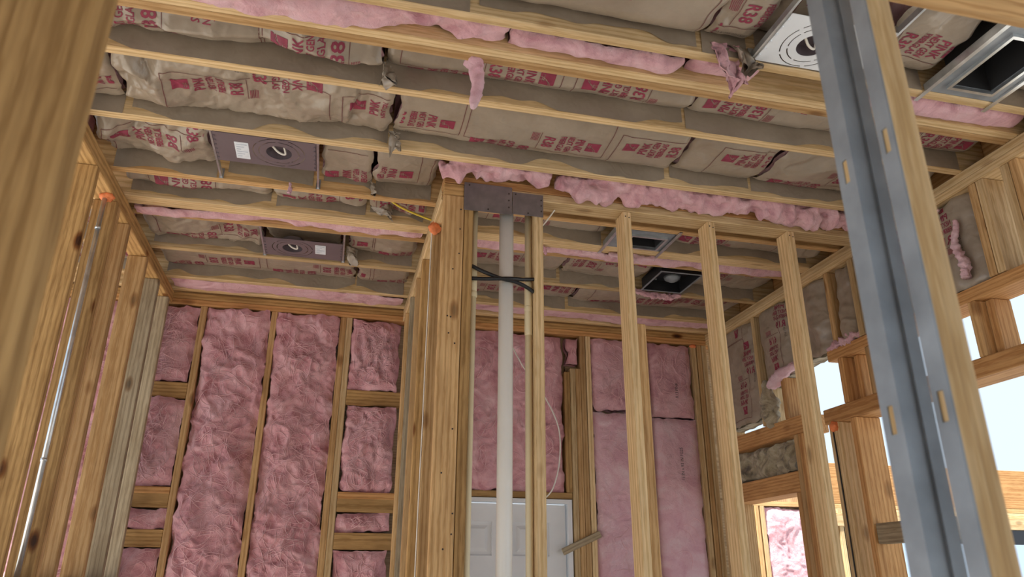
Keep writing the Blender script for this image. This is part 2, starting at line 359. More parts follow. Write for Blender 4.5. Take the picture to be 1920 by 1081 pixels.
def kraft_batt(label, fr, L, wd, bulge=.03, crump=.010, blocks=(), group=None, mat=None, depth=.13, fold=0.0, rv='R38', res=.0105, name='insulation_batt', scale=1.0, flange=None):
    s = sd(); mat = mat or KRAFT
    if crump > .009: res = .0075
    root = empty(name, tuple(fr.O), label, 'insulation', group)
    nu, nv = max(6, int(L / res)), max(6, int(wd / res)); u = np.linspace(0, L, nu); v = np.linspace(0, wd, nv); U, V = np.meshgrid(u, v, indexing='ij')
    t = 2 * V / wd - 1
    env = 1 - np.abs(t) ** 3.2
    q = s * 1.37
    W = bulge * env * (1 + .45 * vn(U * 2.2 + q, V * 0 + .3, 0, s))
    # paper folds: long soft creases across and along, then finer crumple
    wx = U + .05 * fbm(U * 5 + q, V * 5, 0, s + 3, 2); wy = V + .04 * fbm(U * 5, V * 5 + q, 0, s + 5, 2)
    am = .45 + .55 * np.clip(vn(U * 2.5 + q, V * 2 + 3, 0, s + 2) + .6, 0, 1)
    W = W + crump * 1.5 * am * facet(wx * 8.5 + q, wy * 6.5, s) * (.4 + .6 * env) - crump * 1.0 * am * facet(wx * 15, wy * 9.5 + q, s + 5)
    W = W + crump * .42 * am * facet(wx * 33 + q, wy * 26, s + 9, .5, .9) + crump * .5 * (ridge(wx * 3.2 + q, wy * 5, s, 1)) * env
    W = W + crump * .08 * fbm(wx * 60, wy * 60, 0, s + 4, 2)
    if fold > 0:
        W = W + fold * np.maximum(0, 1 - np.abs(t + .25 * vn(U * 3 + q, U * 0, 0, s + 8)) * 2.4) - fold * .3
    end = np.minimum(U, L - U); W = W - .014 * np.exp(-(end / .010) ** 1.3)
    W = W - .016 * np.exp(-((1 - np.abs(t)) * wd / 2 / .012))
    jag = np.exp(-end / .05); U = U + jag * .014 * fbm(V * 16 + q, U * 3, 0, s + 6, 2)
    P = fr.pts(U.ravel(), V.ravel(), W.ravel())
    o = mesh_obj('kraft_facing', P, grid_faces(nu, nv, fr.flip), mat, root, True)
    if flange:      # paper tab stapled down the face of the joist
        nr = 6; k_ = np.linspace(0, 1, nr)[None, :]; uu = U[:, -1:] + 0 * k_
        low = flange - .002 - .045 * np.clip(fbm(u * 3.4 + q, u * 0, 0, s + 12, 3) * 1.3 + .25, 0, 1)[:, None]
        ww = W[:, -1:] * (1 - k_) + low * k_; vv = wd + .0022 - .007 * np.clip(vn(uu * 7 + q, k_ * 2, 0, s + 13), 0, 1) * k_ * (1 - .5 * k_)
        mesh_obj('stapling_flange', fr.pts(uu.ravel(), vv.ravel(), ww.ravel()), grid_faces(nu, nr, not fr.flip), KRAFT, root, True)
    # fibre core behind the paper
    st = 4; iu = np.unique(np.r_[np.arange(0, nu, st), nu - 1]); iv = np.unique(np.r_[np.arange(0, nv, st), nv - 1])
    closed_patch('fiberglass_core', fr, U[np.ix_(iu, iv)], V[np.ix_(iu, iv)], W[np.ix_(iu, iv)] - .010 - crump * .8, depth, PINK if name == 'insulation_batt' else FLUFFY, root)
    if blocks:
        pr = Print()
        for b in blocks: print_block(pr, b[0], b[1], b[2] if len(b) > 2 else wd * (.5 - .06 * b[1]) , wd, rv, scale)
        A = np.vstack(pr.P); T = np.vstack(pr.T); M = np.concatenate(pr.M)
        ok = (A[:, 0] > .012) & (A[:, 0] < L - .012) & (A[:, 1] > .008) & (A[:, 1] < wd - .008)
        T = T[ok[T].all(1)]; M = M[ok[A[:, 0].size * 0 + T].all(1)] if False else M[ok[np.vstack(pr.T)].all(1)]
        if len(T):
            use = np.unique(T); mp = np.full(len(A), -1); mp[use] = np.arange(len(use)); A = A[use]; T = mp[T]
            a = np.clip(A[:, 0] / L * (nu - 1), 0, nu - 1.001); b = np.clip(A[:, 1] / wd * (nv - 1), 0, nv - 1.001)
            ia, ib = a.astype(int), b.astype(int); fa, fb = a - ia, b - ib
            def bl(G): return G[ia, ib] * (1 - fa) * (1 - fb) + G[ia + 1, ib] * fa * (1 - fb) + G[ia, ib + 1] * (1 - fa) * fb + G[ia + 1, ib + 1] * fa * fb
            Pp = fr.pts(bl(U), bl(V), bl(W) + .0016)
            mesh_obj('printed_lettering', Pp, T if not fr.flip else T[:, ::-1], [RED, INK, BLACKINK], root, True, mi=M)['kind'] = 'stuff'
    return root

def fibers(parent, fr, L, wd, surf, n, seed, mat, r=.0007):
    """loose strands lying on the fluff"""
    rnd = random.Random(seed); V, F = [], []
    for k in range(n):
        u, v = rnd.uniform(.03, L - .03), rnd.uniform(.03, wd - .03); a = rnd.uniform(0, 6.28); da = rnd.uniform(-.45, .45); P = []
        for j in range(rnd.randint(7, 22)):
            u += math.cos(a) * .013; v += math.sin(a) * .013; a += da * .5 + rnd.uniform(-.25, .25)
            if not (.01 < u < L - .01 and .012 < v < wd - .012): break
            P.append((u, v))
        if len(P) < 4: continue
        A = np.array(P); w = surf(A[:, 0], A[:, 1]) + .0015 + .004 * np.sin(np.linspace(0, 3.1, len(P))) * rnd.uniform(.2, 1)
        Q = fr.pts(A[:, 0], A[:, 1], w); rr = rnd.uniform(.8, 3.2) * r; tube_geo(V, F, [tuple(q) for q in Q], [rr * (.15 + max(0.0, math.sin(math.pi * i / (len(P) - 1))) ** .7) for i in range(len(P))], 4, False)
    if V:
        o = mesh_obj('loose_fibers', V, F, mat, parent, True); o['kind'] = 'stuff'

def pink_batt(label, fr, L, wd, puff=.03, amp=.016, depth=.05, group=None, mat=None, res=.0085, nf=0, name='pink_batt', cat='insulation', lump=1.0, coarse=1.0, along=1.0):
    s = sd(); mat = mat or PINK; q = s * .73
    root = empty(name, tuple(fr.O), label, cat, group)
    nu, nv = max(8, int(L / res)), max(6, int(wd / res)); u = np.linspace(0, L, nu); v = np.linspace(0, wd, nv); U, V = np.meshgrid(u, v, indexing='ij')
    t = np.abs(2 * V / wd - 1); end = np.minimum(U, L - U)
    env = (1 - t ** 5) * (1 - np.exp(-end / .025))
    wx = U + .06 * fbm(U * 7 + q, V * 7, 0, s, 3); wy = V + .06 * fbm(U * 7, V * 7 + q, 0, s + 1, 3)
    W = puff * env * (1 + .35 * lump * vn(U * 3.1 + q, V * 3, 0, s + 2)); wx = wx * along
    wx2 = wx + .05 * fbm(wx * 4 + q, wy * 4, 0, s + 21, 2); wy2 = wy + .05 * fbm(wx * 4, wy * 4 + q, 0, s + 22, 2)
    W = W + amp * (lump * fbm(wx * 4.5 * coarse + q, wy * 6 * coarse, 0, s + 3, 3) * 1.8 + .9 * ridge(wx2 * 7 * coarse, wy2 * 8 * coarse + q, s + 4, 3) + .45 * ridge(wx2 * 22, wy2 * 22 + q, s + 14, 2) + .3 * fbm(wx * 34 + q, wy * 34, 0, s + 5, 2))
    jag = np.exp(-(wd / 2) * (1 - t) / .03); V2 = V + jag * .016 * fbm(U * 14 + q, V * 9, 0, s + 6, 3); U2 = U + np.exp(-end / .03) * .014 * fbm(V * 18 + q, U * 3, 0, s + 7, 2)
    o = closed_patch('fluff', fr, U2, V2, W, depth, mat, root)
    if nf:
        def surf(a, b):
            ia = np.clip((a / L * (nu - 1)).round().astype(int), 0, nu - 1); ib = np.clip((b / wd * (nv - 1)).round().astype(int), 0, nv - 1); return W[ia, ib]
        fibers(root, fr, L, wd, surf, nf, s, FIBER)
    return root

def fluff_rope(label, path, rad, amp=.4, mat=None, name='pink_tuft', group=None, seg=18, n=10, freq=22, flat=1.0, cat='insulation'):
    """torn lump or strip of fibre swept along a path, ragged on its surface"""
    if max(rad) < .03: freq *= 1.5; amp = min(.75, amp * 1.45); n += 6; seg += 6
    s = sd(); mat = mat or PINKC; P = smooth_path(path, n); m_ = len(P); k = len(rad)
    rr = np.interp(np.linspace(0, k - 1, m_), np.arange(k), rad)
    V, F = [], []; tube_geo(V, F, P, list(rr), seg)
    A = np.array(V); C_ = np.repeat(np.array([tuple(p) for p in P]), seg, 0); D = A - C_
    D[:, 1] *= flat
    nn = fbm(A[:, 0] * freq, A[:, 1] * freq, A[:, 2] * freq, s, 3) * 1.3 + .3 * vn(A[:, 0] * freq * 2, A[:, 1] * freq * 2, A[:, 2] * freq * 2, s + 3)
    nn = nn + .6 * (.5 - np.abs(vn(A[:, 0] * freq * .8, A[:, 1] * freq * .8, A[:, 2] * freq * .8, s + 9)) * 2)
    A = C_ + D * np.clip(1 + amp * nn, .25, 3)[:, None]
    if name == 'pink_lump':      # squeezed between the joist and the partition plate, not through them
        A[:, 1] = np.where(A[:, 2] > H - .001, np.maximum(A[:, 1], 2.6045), A[:, 1]); A[:, 1] = np.minimum(A[:, 1], 2.7035)
    o = mesh_obj(name, A, F, mat, None, True); return tag(o, label, cat, group)

J = dict(J_1=(1.362, 1.400), J0=(1.751, 1.789), J1a=(1.895, 1.932), J1b=(1.934, 1.971), J2=(2.172, 2.210), J3=(2.566, 2.604), J4=(2.981, 3.019),
         J5a=(3.234, 3.272), J5b=(3.274, 3.312), J5c=(3.381, 3.419), J6=(3.781, 3.819), J7=(4.191, 4.229))
XL, XR = -2.45, 2.575
LW = -1.005; RW = 2.435; YB = 4.45; YP = 2.71; ZP = H - .076

# ------------------------------------------------------------------ setting: floor, roof deck, joists
fl = board('floor', -7, 9, -6, 9, -.12, 0, SLAB, None, 0); tag(fl, 'bare grey concrete slab floor under the framing', 'floor', None, 'structure')
ceil = empty('ceiling', (0, 2.4, H), 'open ceiling of long pine joists under dark roof boards', 'ceiling', None, 'structure')
joist_m = [WOODP, WOOD]
for i, (k, (a, b)) in enumerate(J.items()):
    board('joist', XL, XR, a, b, H, H + .235, WOODP if i % 3 else WOOD, ceil, .003)
for y in (.58, .97): board('joist', XL, XR, y - .019, y + .019, H, H + .235, WOODP, ceil, .003)
for k in range(31):
    y = -1.7 + k * .2; board('roof_board', XL - .1, XR + .02, y, y + .197, H + .236, H + .255, DECK, ceil, .002)

# ------------------------------------------------------------------ left wall
wl = empty('wall_left', (LW, 3, 0), 'open stud wall of rough pine on a sill, beside the corner', 'wall', None, 'structure')
board('top_plate', LW - .089, LW, -.9, 4.449, H - .038, H - .001, WOODK, wl); board('top_plate', LW - .089, LW, -.9, 4.449, ZP, H - .039, WOODK, wl)
lst = [(2.84, WOODK), (3.145, WOODK), (3.37, WOOD), (3.75, WOOD), (4.055, WOODG), (4.33, WOODG)]
for y, mt in lst: board('stud', LW - .089, LW + .002, y, y + .038, 1.598, ZP - .001, mt, wl)
board('stud', LW - .089, LW, 3.186, 3.224, 1.598, ZP - .001, WOOD, wl)
board('sill_plate', LW - .089, LW + .004, 1.5, 4.449, 1.56, 1.597, WOOD, wl)
for y in (2.84, 3.25, 3.65, 4.05, 4.36): board('lower_stud', LW - .089, LW, y, y + .038, .039, 1.559, WOOD, wl)
board('bottom_plate', LW - .089, LW, 1.5, 4.449, .001, .038, WOOD, wl)
# ------------------------------------------------------------------ doorway wall close to the camera
wd_ = empty('wall_near', (-.3, .57, 0), 'near doorway wall with a shadowed post beside the opening', 'wall', None, 'structure')
board('jack_stud', -.318, -.229, .57, .608, .04, 2.339, WOODK, wd_, .004)
board('king_stud', -.408, -.320, .57, .608, .04, 3.11, WOODK, wd_, .004)
board('door_header', -.318, 1.2, .572, .66, 2.34, 2.58, WOOD, wd_, .004)
board('bottom_plate', -.9, -.231, .57, .659, .001, .038, WOOD, wd_)

# ------------------------------------------------------------------ unseen wall added behind the camera to shape the light
wn = empty('wall_front_light_block', (0, -1.7, 0), 'unseen plywood and stud wall added behind the viewer to shape light', 'wall', None, 'structure')
for k in (0, 3, 4): board('plywood_panel', XL + k * 1.005, XL + k * 1.005 + 1.0, -1.72, -1.70, .0, H + .2, OSB, wn, 0)  # panels left out between these as an added opening for light from behind
for k in range(13): board('stud', XL + k * .406, XL + k * .406 + .038, -1.699, -1.61, .002, H - .002, WOOD, wn)
# ------------------------------------------------------------------ back wall
wb = empty('wall_back', (0, YB, 0), 'back wall of pine studs with blocking and exterior sheathing', 'wall', None, 'structure')
board('top_plate', XL, XR, YB, YB + .089, H - .038, H - .001, WOODK, wb); board('top_plate', XL, XR, YB + .001, YB + .089, ZP, H - .039, WOODO, wb)
board('rim_board', XL, XR, YB - .05, YB - .012, H + .002, H + .235, WOODP, wb)
bst = [-1.25, -.843, -.439, -.029, .008]
for x in (-2.06, -1.655, *bst): board('stud', x, x + .036, YB + (.002 if x > .0 else 0), YB + .089, .039, ZP - .001, WOOD if x < 0 else WOODP, wb)
for x, z1, mt in ((1.447, 2.885, WOODP), (1.484, 2.885, WOOD), (1.521, ZP - .001, WOOD), (1.560, ZP - .001, WOODP)): board('jack_stud' if z1 < 3 else 'king_stud', x, x + .035, YB - (.004 if z1 < 3 else 0), YB + .089, .039, z1, mt, wb)
for x, mt in ((1.965, WOODP), (2.325, WOODP), (2.365, WOOD), (2.402, WOODP)): board('stud', x, x + .035, YB, YB + .089, .039, ZP - .001, mt, wb)
for (x0, x1) in ((-1.213, -.844), (.045, .42)):
    for z0, z1, mt in ((2.57, 2.66, WOODK), (1.957, 2.05, WOODK), (1.756, 1.845, WOODK)):
        if x0 < 0 and z0 > 2.5: z0, z1 = 2.56, 2.645
        board('block', x0, x1, YB + .002, YB + .07, z0, z1, mt, wb)
    board('block', x0, x1, YB - .002, YB + .036, 2.03, 2.066, WOODO, wb)
board('door_header', .47, 1.445, YB, YB + .089, 2.062, 2.10, WOODK, wb)
board('bottom_plate', XL, .50, YB, YB + .089, .001, .038, WOOD, wb); board('bottom_plate', 1.41, XR, YB, YB + .089, .001, .038, WOOD, wb)
for z in (.0, 1.05, 2.1):
    for x0, x1 in ((XL, .49), (.49, 1.44), (1.44, XR)):
        if x0 == .49 and z < 2: continue
        board('sheathing_panel', x0 + .002, x1 - .002, YB + .091, YB + .103, z + .002, z + 1.048, OSB, wb, 0)
board('outer_sheathing', XL, .485, YB + .105, YB + .115, 0, H + .235, OSB, wb, 0); board('outer_sheathing', 1.442, XR + .03, YB + .105, YB + .115, 0, H + .235, OSB, wb, 0); board('outer_sheathing', .486, 1.441, YB + .105, YB + .115, 2.062, H + .235, OSB, wb, 0)
board('sheathing_panel', XL, XR, YB + .091, YB + .103, 3.152, H + .235, OSB, wb, 0)
board('cripple_stud', 1.410, 1.445, YB - .004, YB + .089, 2.101, 2.86, WOODK, wb)
# ------------------------------------------------------------------ partition facing the camera
wp = empty('wall_middle', (1.2, YP, 0), 'front partition of bare pale studs under a double plate', 'wall', None, 'structure')
board('top_plate', .352, RW, YP, YP + .089, H - .038, H - .001, WOODO, wp); board('top_plate', .442, RW, YP, YP + .089, ZP, H - .039, WOODP, wp)
post = board('corner_post', .352, .438, YP - .002, YP + .036, .04, 3.092, WOOD, wp)
def nails(parent, y, pts, r=.0034):
    for x, z in pts:
        V, F = [], []; tube_geo(V, F, [(x, y - .0012, z), (x, y + .004, z)], r, 8); mesh_obj('nail', V, F, NAIL, parent)
nails(post, YP - .002, [(.425, 3.03), (.424, 2.94), (.423, 2.83), (.40, 2.76), (.385, 2.56), (.398, 2.557), (.392, 2.49), (.417, 2.45), (.42, 2.12), (.385, 1.96), (.43, 1.82), (.428, 1.75), (.40, 1.70)])
board('corner_block', .352, .438, YP + .002, YP + .04, 3.094, H - .04, WOODK, wp)
board('stud', .4405, .4785, YP, YP + .089, .04, ZP - .001, WOODK, wp)
for x, mt in ((.741, WOODP), (1.144, WOODP), (1.548, WOODP), (1.953, WOODP)):
    st_ = board('stud', x, x + .038, YP, YP + .089, .04, ZP - .001, mt, wp)
    nails(st_, YP, [(x + .012, 3.09), (x + .028, 3.085)], .003)
board('stud', 1.185, 1.223, YP + .012, YP + .089, .04, 2.6, WOOD, wp)
board('bottom_plate', .35, RW, YP, YP + .089, .001, .039, WOOD, wp)
# ------------------------------------------------------------------ partition running back
wq = empty('wall_side', (.35, 3.5, 0), 'side partition running back to the rear wall, studs in a row', 'wall', None, 'structure')
board('top_plate', .352, .441, YP + .091, YB - .001, ZP, H - .039, WOODP, wq); board('top_plate', .352, .441, YP + .091, YB - .001, H - .038, H - .001, WOODP, wq)
for y, mt in ((3.05, WOOD), (3.44, WOODK), (3.70, WOOD), (3.99, WOODG), (4.28, WOOD)): board('stud', .352, .441, y, y + .038, .04, ZP - .001, mt, wq)
board('bottom_plate', .352, .441, YP + .091, YB - .001, .001, .039, WOOD, wq)

# ------------------------------------------------------------------ right wall
wr = empty('wall_right', (RW, 3, 0), 'right wall of fir studs, headers and open clerestory gaps', 'wall', None, 'structure')
RX = RW + .14
board('top_plate', RW, RX, .6, YB - .001, H - .038, H - .001, WOODP, wr); board('top_plate', RW, RX, .6, YB - .001, ZP, H - .039, WOODP, wr)
for y, z0, z1, mt in ((4.39, .04, ZP, WOODP), (4.30, .04, ZP, WOOD), (3.83, 2.445, ZP, WOODP), (3.10, 2.71, ZP, WOOD), (2.905, 2.71, ZP, WOODP), (2.13, 2.71, ZP, WOOD), (2.09, 2.71, ZP, WOODP),
                      (1.97, .04, ZP, WOODP), (1.93, .04, ZP, WOOD), (1.52, .04, ZP, WOOD), (3.60, 2.441, 2.676, WOODO)):
    board('stud', RW + .001, RX, y, y + .037, z0, z1 - .001, mt, wr)
board('header', RW, RX, 1.97 + .04, 3.20, 2.65, 2.705, WOODO, wr)
board('header', RW, RX, 1.97 + .04, 3.30, 2.345, 2.42, WOODO, wr)
board('header', RW, RX, 3.46, 4.299, 2.345, 2.44, WOODO, wr)
board('header', RW, RX, 3.584, 4.299, 2.045, 2.155, WOODO, wr)
for y, mt in ((3.09, WOODO), (2.885, WOOD), (2.26, WOOD)): board('cripple', RW + .001, RX - .001, y, y + .037, 2.421, 2.649, mt, wr)
board('cripple', RW + .05, RX, 3.03, 3.067, 2.421, 2.649, WOODO, wr); board('cripple', RW + .05, RX, 2.222, 2.258, 2.421, 2.649, WOODO, wr)
board('stud', RW, RX, 3.065, 3.105, .04, 2.344, WOODO, wr)
for y, mt, z1 in ((3.585, WOODO, 2.044), (3.545, WOOD, 2.344), (3.505, WOODO, 2.6)): board('king_stud', RW, RX, y, y + .037, .04, z1 if y > 3.51 else 2.344, mt, wr)
board('pale_stud', RW - .002, RX, 3.19, 3.27, .04, 2.344, WOODP, wr)
board('block', RW + .01, RW + .05, 2.62, 3.062, 1.76, 1.85, WOODG, wr)
board('bottom_plate', RW, RX, .6, YB - .001, .001, .038, WOOD, wr)

board('rim_board', RX + .001, RX + .030, -1.7, YB + .1, H - .08, H + .235, WOODO, wr, .002)
wo = empty('wall_outer_light_block', (-2.6, -.2, 0), 'unseen boards added at the front left to hold back light', 'wall', None, 'structure')  # added out of view to cut the light from the front left
for k in range(2): board('plywood_panel', XL - .03, XL - .01, -1.72 + k * 1.0, -.725 + k * 1.0, .0, H + .2, OSB, wo, 0)
# ------------------------------------------------------------------ porch wall seen through the right wall
wf = empty('wall_porch', (5, 6, 0), 'sunlit far wall outside with a deep wooden header over windows', 'wall', None, 'structure')
board('header_beam', 4.16, 8.2, 6.0, 6.09, 2.255, 2.61, WOODO, wf); board('trim_board', 4.16, 8.2, 5.985, 6.09, 2.06, 2.165, WOODP, wf); board('top_plate', 3.3, 8.2, 6.001, 6.09, 2.215, 2.253, WOOD, wf); board('plate', 4.16, 8.2, 6.001, 6.09, 2.167, 2.212, WOODP, wf)
for x, mt in ((3.36, WOODP), (3.55, WOOD), (3.60, WOOD), (3.655, WOODP), (4.12, WOOD), (4.30, WOODP), (4.42, WOODP)): board('stud', x, x + .042, 6.0, 6.09, .04, 2.214, mt, wf)
board('sheathing_panel', 3.3, 4.45, 6.092, 6.104, .0, 2.61, OSB, wf, 0)
win = empty('window_1', (5.6, 6.02, .9), 'black framed window under the porch header', 'window', None, 'structure')
for x0, x1 in ((4.48, 5.30), (5.32, 6.5), (6.52, 7.7)):
    V, F = [], []
    box_geo(V, F, x0, x1, 5.99, 6.05, 1.93, 2.055); box_geo(V, F, x0, x1, 5.99, 6.05, .85, .93); box_geo(V, F, x0, x0 + .06, 5.99, 6.05, .93, 1.93); box_geo(V, F, x1 - .06, x1, 5.99, 6.05, .93, 1.93)
    mesh_obj('window_frame', V, F, BLACK, win)
    board('pane', x0 + .06, x1 - .06, 6.015, 6.021, .93, 1.93, GLASSM, win, 0)

# ------------------------------------------------------------------ door in the back wall
dr = empty('door_1', (.97, YB, 0), 'white panelled entry door in a white frame', 'door', None, 'structure')
V, F = [], []
box_geo(V, F, .50, 1.438, YB - .004, YB + .09, 2.035, 2.058); box_geo(V, F, 1.412, 1.438, YB - .004, YB + .09, .0, 2.035); box_geo(V, F, .48, .506, YB - .004, YB + .09, 0, 2.058)
mesh_obj('door_frame', V, F, DOORW, dr)
V, F = [], []
X0, X1, YD = .512, 1.404, YB + .03
cols = ((.64, .950), (1.080, 1.300)); cols = ((X0 + .10, .950), (1.080, 1.302)); rows = ((1.735, 1.925), (1.02, 1.62), (.25, .90))
box_geo(V, F, X0, X1, YD + .012, YD + .045, .01, 2.028)
xs = [X0, cols[0][0], cols[0][1], cols[1][0], cols[1][1], X1]
for a, b in ((xs[0], xs[1]), (xs[2], xs[3]), (xs[4], xs[5])): box_geo(V, F, a, b, YD, YD + .013, .01, 2.028)
zz = [.01, .25, .90, 1.02, 1.62, 1.735, 1.925, 2.028]
for a, b in ((0, 1), (2, 3), (4, 5), (6, 7)):
    for c in cols: box_geo(V, F, c[0], c[1], YD, YD + .013, zz[a], zz[b])
mesh_obj('door_slab', V, F, DOORW, dr)
for c in cols:
    for r in rows:
        V, F = [], []
        a, b, c0, c1 = c[0] + .022, c[1] - .022, r[0] + .022, r[1] - .022; i = .02
        V += [(a, YD + .012, c0), (b, YD + .012, c0), (b, YD + .012, c1), (a, YD + .012, c1), (a + i, YD + .003, c0 + i), (b - i, YD + .003, c0 + i), (b - i, YD + .003, c1 - i), (a + i, YD + .003, c1 - i)]
        F += [(0, 1, 5, 4), (1, 2, 6, 5), (2, 3, 7, 6), (3, 0, 4, 7), (4, 5, 6, 7)]
        mesh_obj('door_panel', V, F, DOORW, dr)

# ------------------------------------------------------------------ ceiling batts (kraft faced)
def cfr(x0, y0, rec): return Frame((x0, y0, H + rec), (1, 0, 0), (0, 1, 0), (0, 0, -1))
def cb(label, x0, x1, y0, y1, rec=.05, bulge=.03, crump=.010, blocks=(), fold=0.0, depth=.12, group=None):
    g = .004; rec = rec + .035; crump = crump * 1.35
    return kraft_batt(label, cfr(x0 + g, y0 + g, rec), x1 - x0 - 2 * g, y1 - y0 - 2 * g, bulge, crump, [(b[0] - x0, *b[1:]) for b in blocks], group, None, depth, fold, flange=rec)
A_, C_b, D_, E_, F_, H_, I_ = (1.40, 1.751), (1.971, 2.172), (2.21, 2.566), (2.604, 2.981), (3.019, 3.234), (3.419, 3.781), (3.819, 4.191)
# bay before the white light plate
cb('flat kraft batt beside the white light plate, lettering running crosswise', .30, 1.03, *A_, .035, .035, .005, [(.425, 1)], depth=.10)
cb('kraft batt hidden over the doorway, before the joist with pink stuffing', -1.0, .29, *A_, .05, .03, .01, [(-.2, 1), (-.8, -1)], depth=.10)
cb('torn kraft batt end with red print left of white light plate', 1.04, 1.215, *A_, .045, .03, .016, [(.80, -1)], depth=.10)
cb('kraft batt behind the white light plate', 1.240, 1.59, *A_, .085, .02, .01, [(1.3, 1)], depth=.05)
cb('kraft batt between white light plate and large metal duct boot', 1.623, 1.883, *A_, .04, .03, .009, [(1.36, -1)], depth=.10)
cb('kraft batt past the large metal duct boot at right wall', 2.185, 2.43, *A_, .04, .03, .012, [(1.95, 1)], depth=.10)
cb('kraft batt over the doorway beyond the last joist', .9, 2.43, .99, 1.36, .04, .03, .008, [(1.2, 1), (1.8, -1)], depth=.1)
# narrow bay behind the double joist
cb('narrow creased kraft batt behind double joist, nearest the left stud wall', -1.0, .045, *C_b, .05, .03, .018, [(-.93, 1, .10), (-.35, 1, .10)], fold=.03)
cb('narrow kraft batt under the hanging pink tuft', .055, 1.185, *C_b, .05, .025, .007, [(.10, -1, .10), (.72, 1, .10)], fold=.012)
cb('narrow kraft batt behind double joist, at the steel studs', 1.195, 2.43, *C_b, .05, .025, .006, [(1.20, 1, .10), (1.85, -1, .10)])
# wide bay
cb('short kraft batt stub tucked against the left wall plate', -1.0, -.855, *D_, .04, .035, .012, [(-1.38, -1)])
cb('badly crumpled shiny kraft batt with upright red lettering', -.85, .10, *D_, .042, .045, .034, [(-.70, 1), (-.085, 1)])
cb('long smooth kraft batt with clear red lettering over the partition', .12, 1.285, *D_, .045, .04, .0055, [(-.205, -1), (.385, -1), (.99, 1)])
cb('kraft batt with red badge in front of steel studs, beyond the long smooth batt', 1.295, 1.69, *D_, .045, .035, .007, [(1.43, 1)])
cb('kraft batt reaching the right wall plate beside the long smooth row', 1.70, 2.43, *D_, .045, .035, .008, [(1.71, -1)])
# bay of the first grey light plate
cb('wrinkled kraft batt between left wall plate and front grey light plate', -1.0, -.588, *E_, .045, .035, .028, [(-.98, 1)])
cb('kraft batt sagging behind the front grey light plate', -.555, -.185, *E_, .075, .025, .013, [], depth=.08)
cb('short kraft batt right of front grey light plate', -.153, .058, *E_, .045, .04, .013, [(-.17, 1, .27)])
cb('rolled kraft batt end against the corner post', .066, .335, *E_, .045, .05, .008, [(-.32, -1), (.30, 1)])
# narrow bay before the rear double joist
cb('narrow shadowed kraft batt before rear double joist, by left wall', -1.0, -.38, *F_, .045, .03, .014, [(-.9, 1, .11)], fold=.02)
cb('narrow kraft batt before rear double joist, mid length', -.37, .05, *F_, .045, .03, .012, [(-.36, 1, .12)], fold=.02)
cb('torn crumpled kraft scrap above the yellow cable', .06, .335, *F_, .045, .03, .024, [(-.2, -1, .1)])
cb('narrow kraft batt behind the white pipe', .45, 1.24, *F_, .045, .03, .012, [(.62, 1, .11)])
cb('narrow kraft batt right of the small duct boot', 1.57, 2.43, *F_, .045, .03, .010, [(1.6, 1, .11)])
# bay of the rear grey light plate
cb('glossy kraft batt between left wall and rear grey light plate', -1.0, -.45, *H_, .045, .035, .022, [(-.95, -1)])
cb('bunched kraft paper behind the rear grey light plate', -.43, -.06, *H_, .07, .02, .012, [], depth=.08)
cb('kraft batt right of rear grey light plate, torn at its end', -.02, .335, *H_, .045, .03, .010, [(-.47, -1), (.11, -1)])
cb('kraft batt beyond the partition, in front of black junction fixture', .45, 1.16, *H_, .045, .03, .007, [(.62, 1), (.0, -1)])
cb('bunched kraft batt end by the black junction fixture', 1.17, 1.655, *H_, .045, .03, .012, [(1.06, 1)])
cb('kraft batt between black junction fixture and right wall', 1.93, 2.43, *H_, .045, .03, .010, [(1.86, 1)])
# last full bay
cb('long flat kraft batt with small red badges near back wall, left side', -1.0, .03, *I_, .045, .032, .006, [(-1.07, -1), (-.46, -1)])
cb('flat kraft batt ending at the side partition near back wall', .045, .335, *I_, .045, .032, .005, [(-.46, -1), (.13, -1)])
cb('flat kraft batt behind the pipes near back wall', .45, 1.35, *I_, .045, .032, .006, [(.5, -1), (1.1, 1)])
cb('flat kraft batt near back wall at the far right corner', 1.36, 2.43, *I_, .045, .032, .008, [(1.45, -1), (1.9, 1)])
# next room, seen between the left studs
for (y0, y1), w in ((D_, 'front'), (E_, 'second'), (H_, 'third'), (I_, 'rear')):
    cb('kraft batt beyond the left stud wall, %s bay of the next room' % w, -2.40, -1.10, y0, y1, .045, .035, .013, [(-2.3, 1), (-1.68, -1)])

# ------------------------------------------------------------------ ceiling batts (bare pink)
def cp(label, x0, x1, y0, y1, rec=.03, puff=.03, amp=.02, mat=None, depth=.10, **k):
    return pink_batt(label, cfr(x0, y0, rec), x1 - x0, y1 - y0, puff, amp, depth, None, mat or PINKC, along=.42, **k)
cp('pink stuffing strip between joist and double joist over the doorway', -.99, .42, 1.792, 1.893, .035, .045, .026, PINKC, coarse=1.2)
cp('thinning pink strip along the front double joist', .43, 1.02, 1.81, 1.893, .045, .03, .014, PINKC)
cp('pink strip left of the torn flap along the double joist', 1.05, 1.30, 1.792, 1.893, .05, .03, .014, PINKC)
cp('pink strip under the large duct boot by the right wall', 1.75, 2.42, 1.795, 1.893, .03, .025, .014, PINKC)
cp('thin pink strip squeezed beside rear double joist, left of partition', -.98, .335, 3.314, 3.379, .012, .018, .012, PINKC)
cp('thin pink strip squeezed beside rear double joist, beyond the pipes', .45, 2.42, 3.314, 3.379, .012, .018, .012, PINKC)
cp('smooth pink strip over the back wall plate, left of partition', -.99, .335, 4.24, 4.395, .015, .016, .010, PINKC)
cp('ragged pink strip over the back wall plate, right of partition', .45, 2.42, 4.24, 4.395, .03, .012, .012, PINKC)

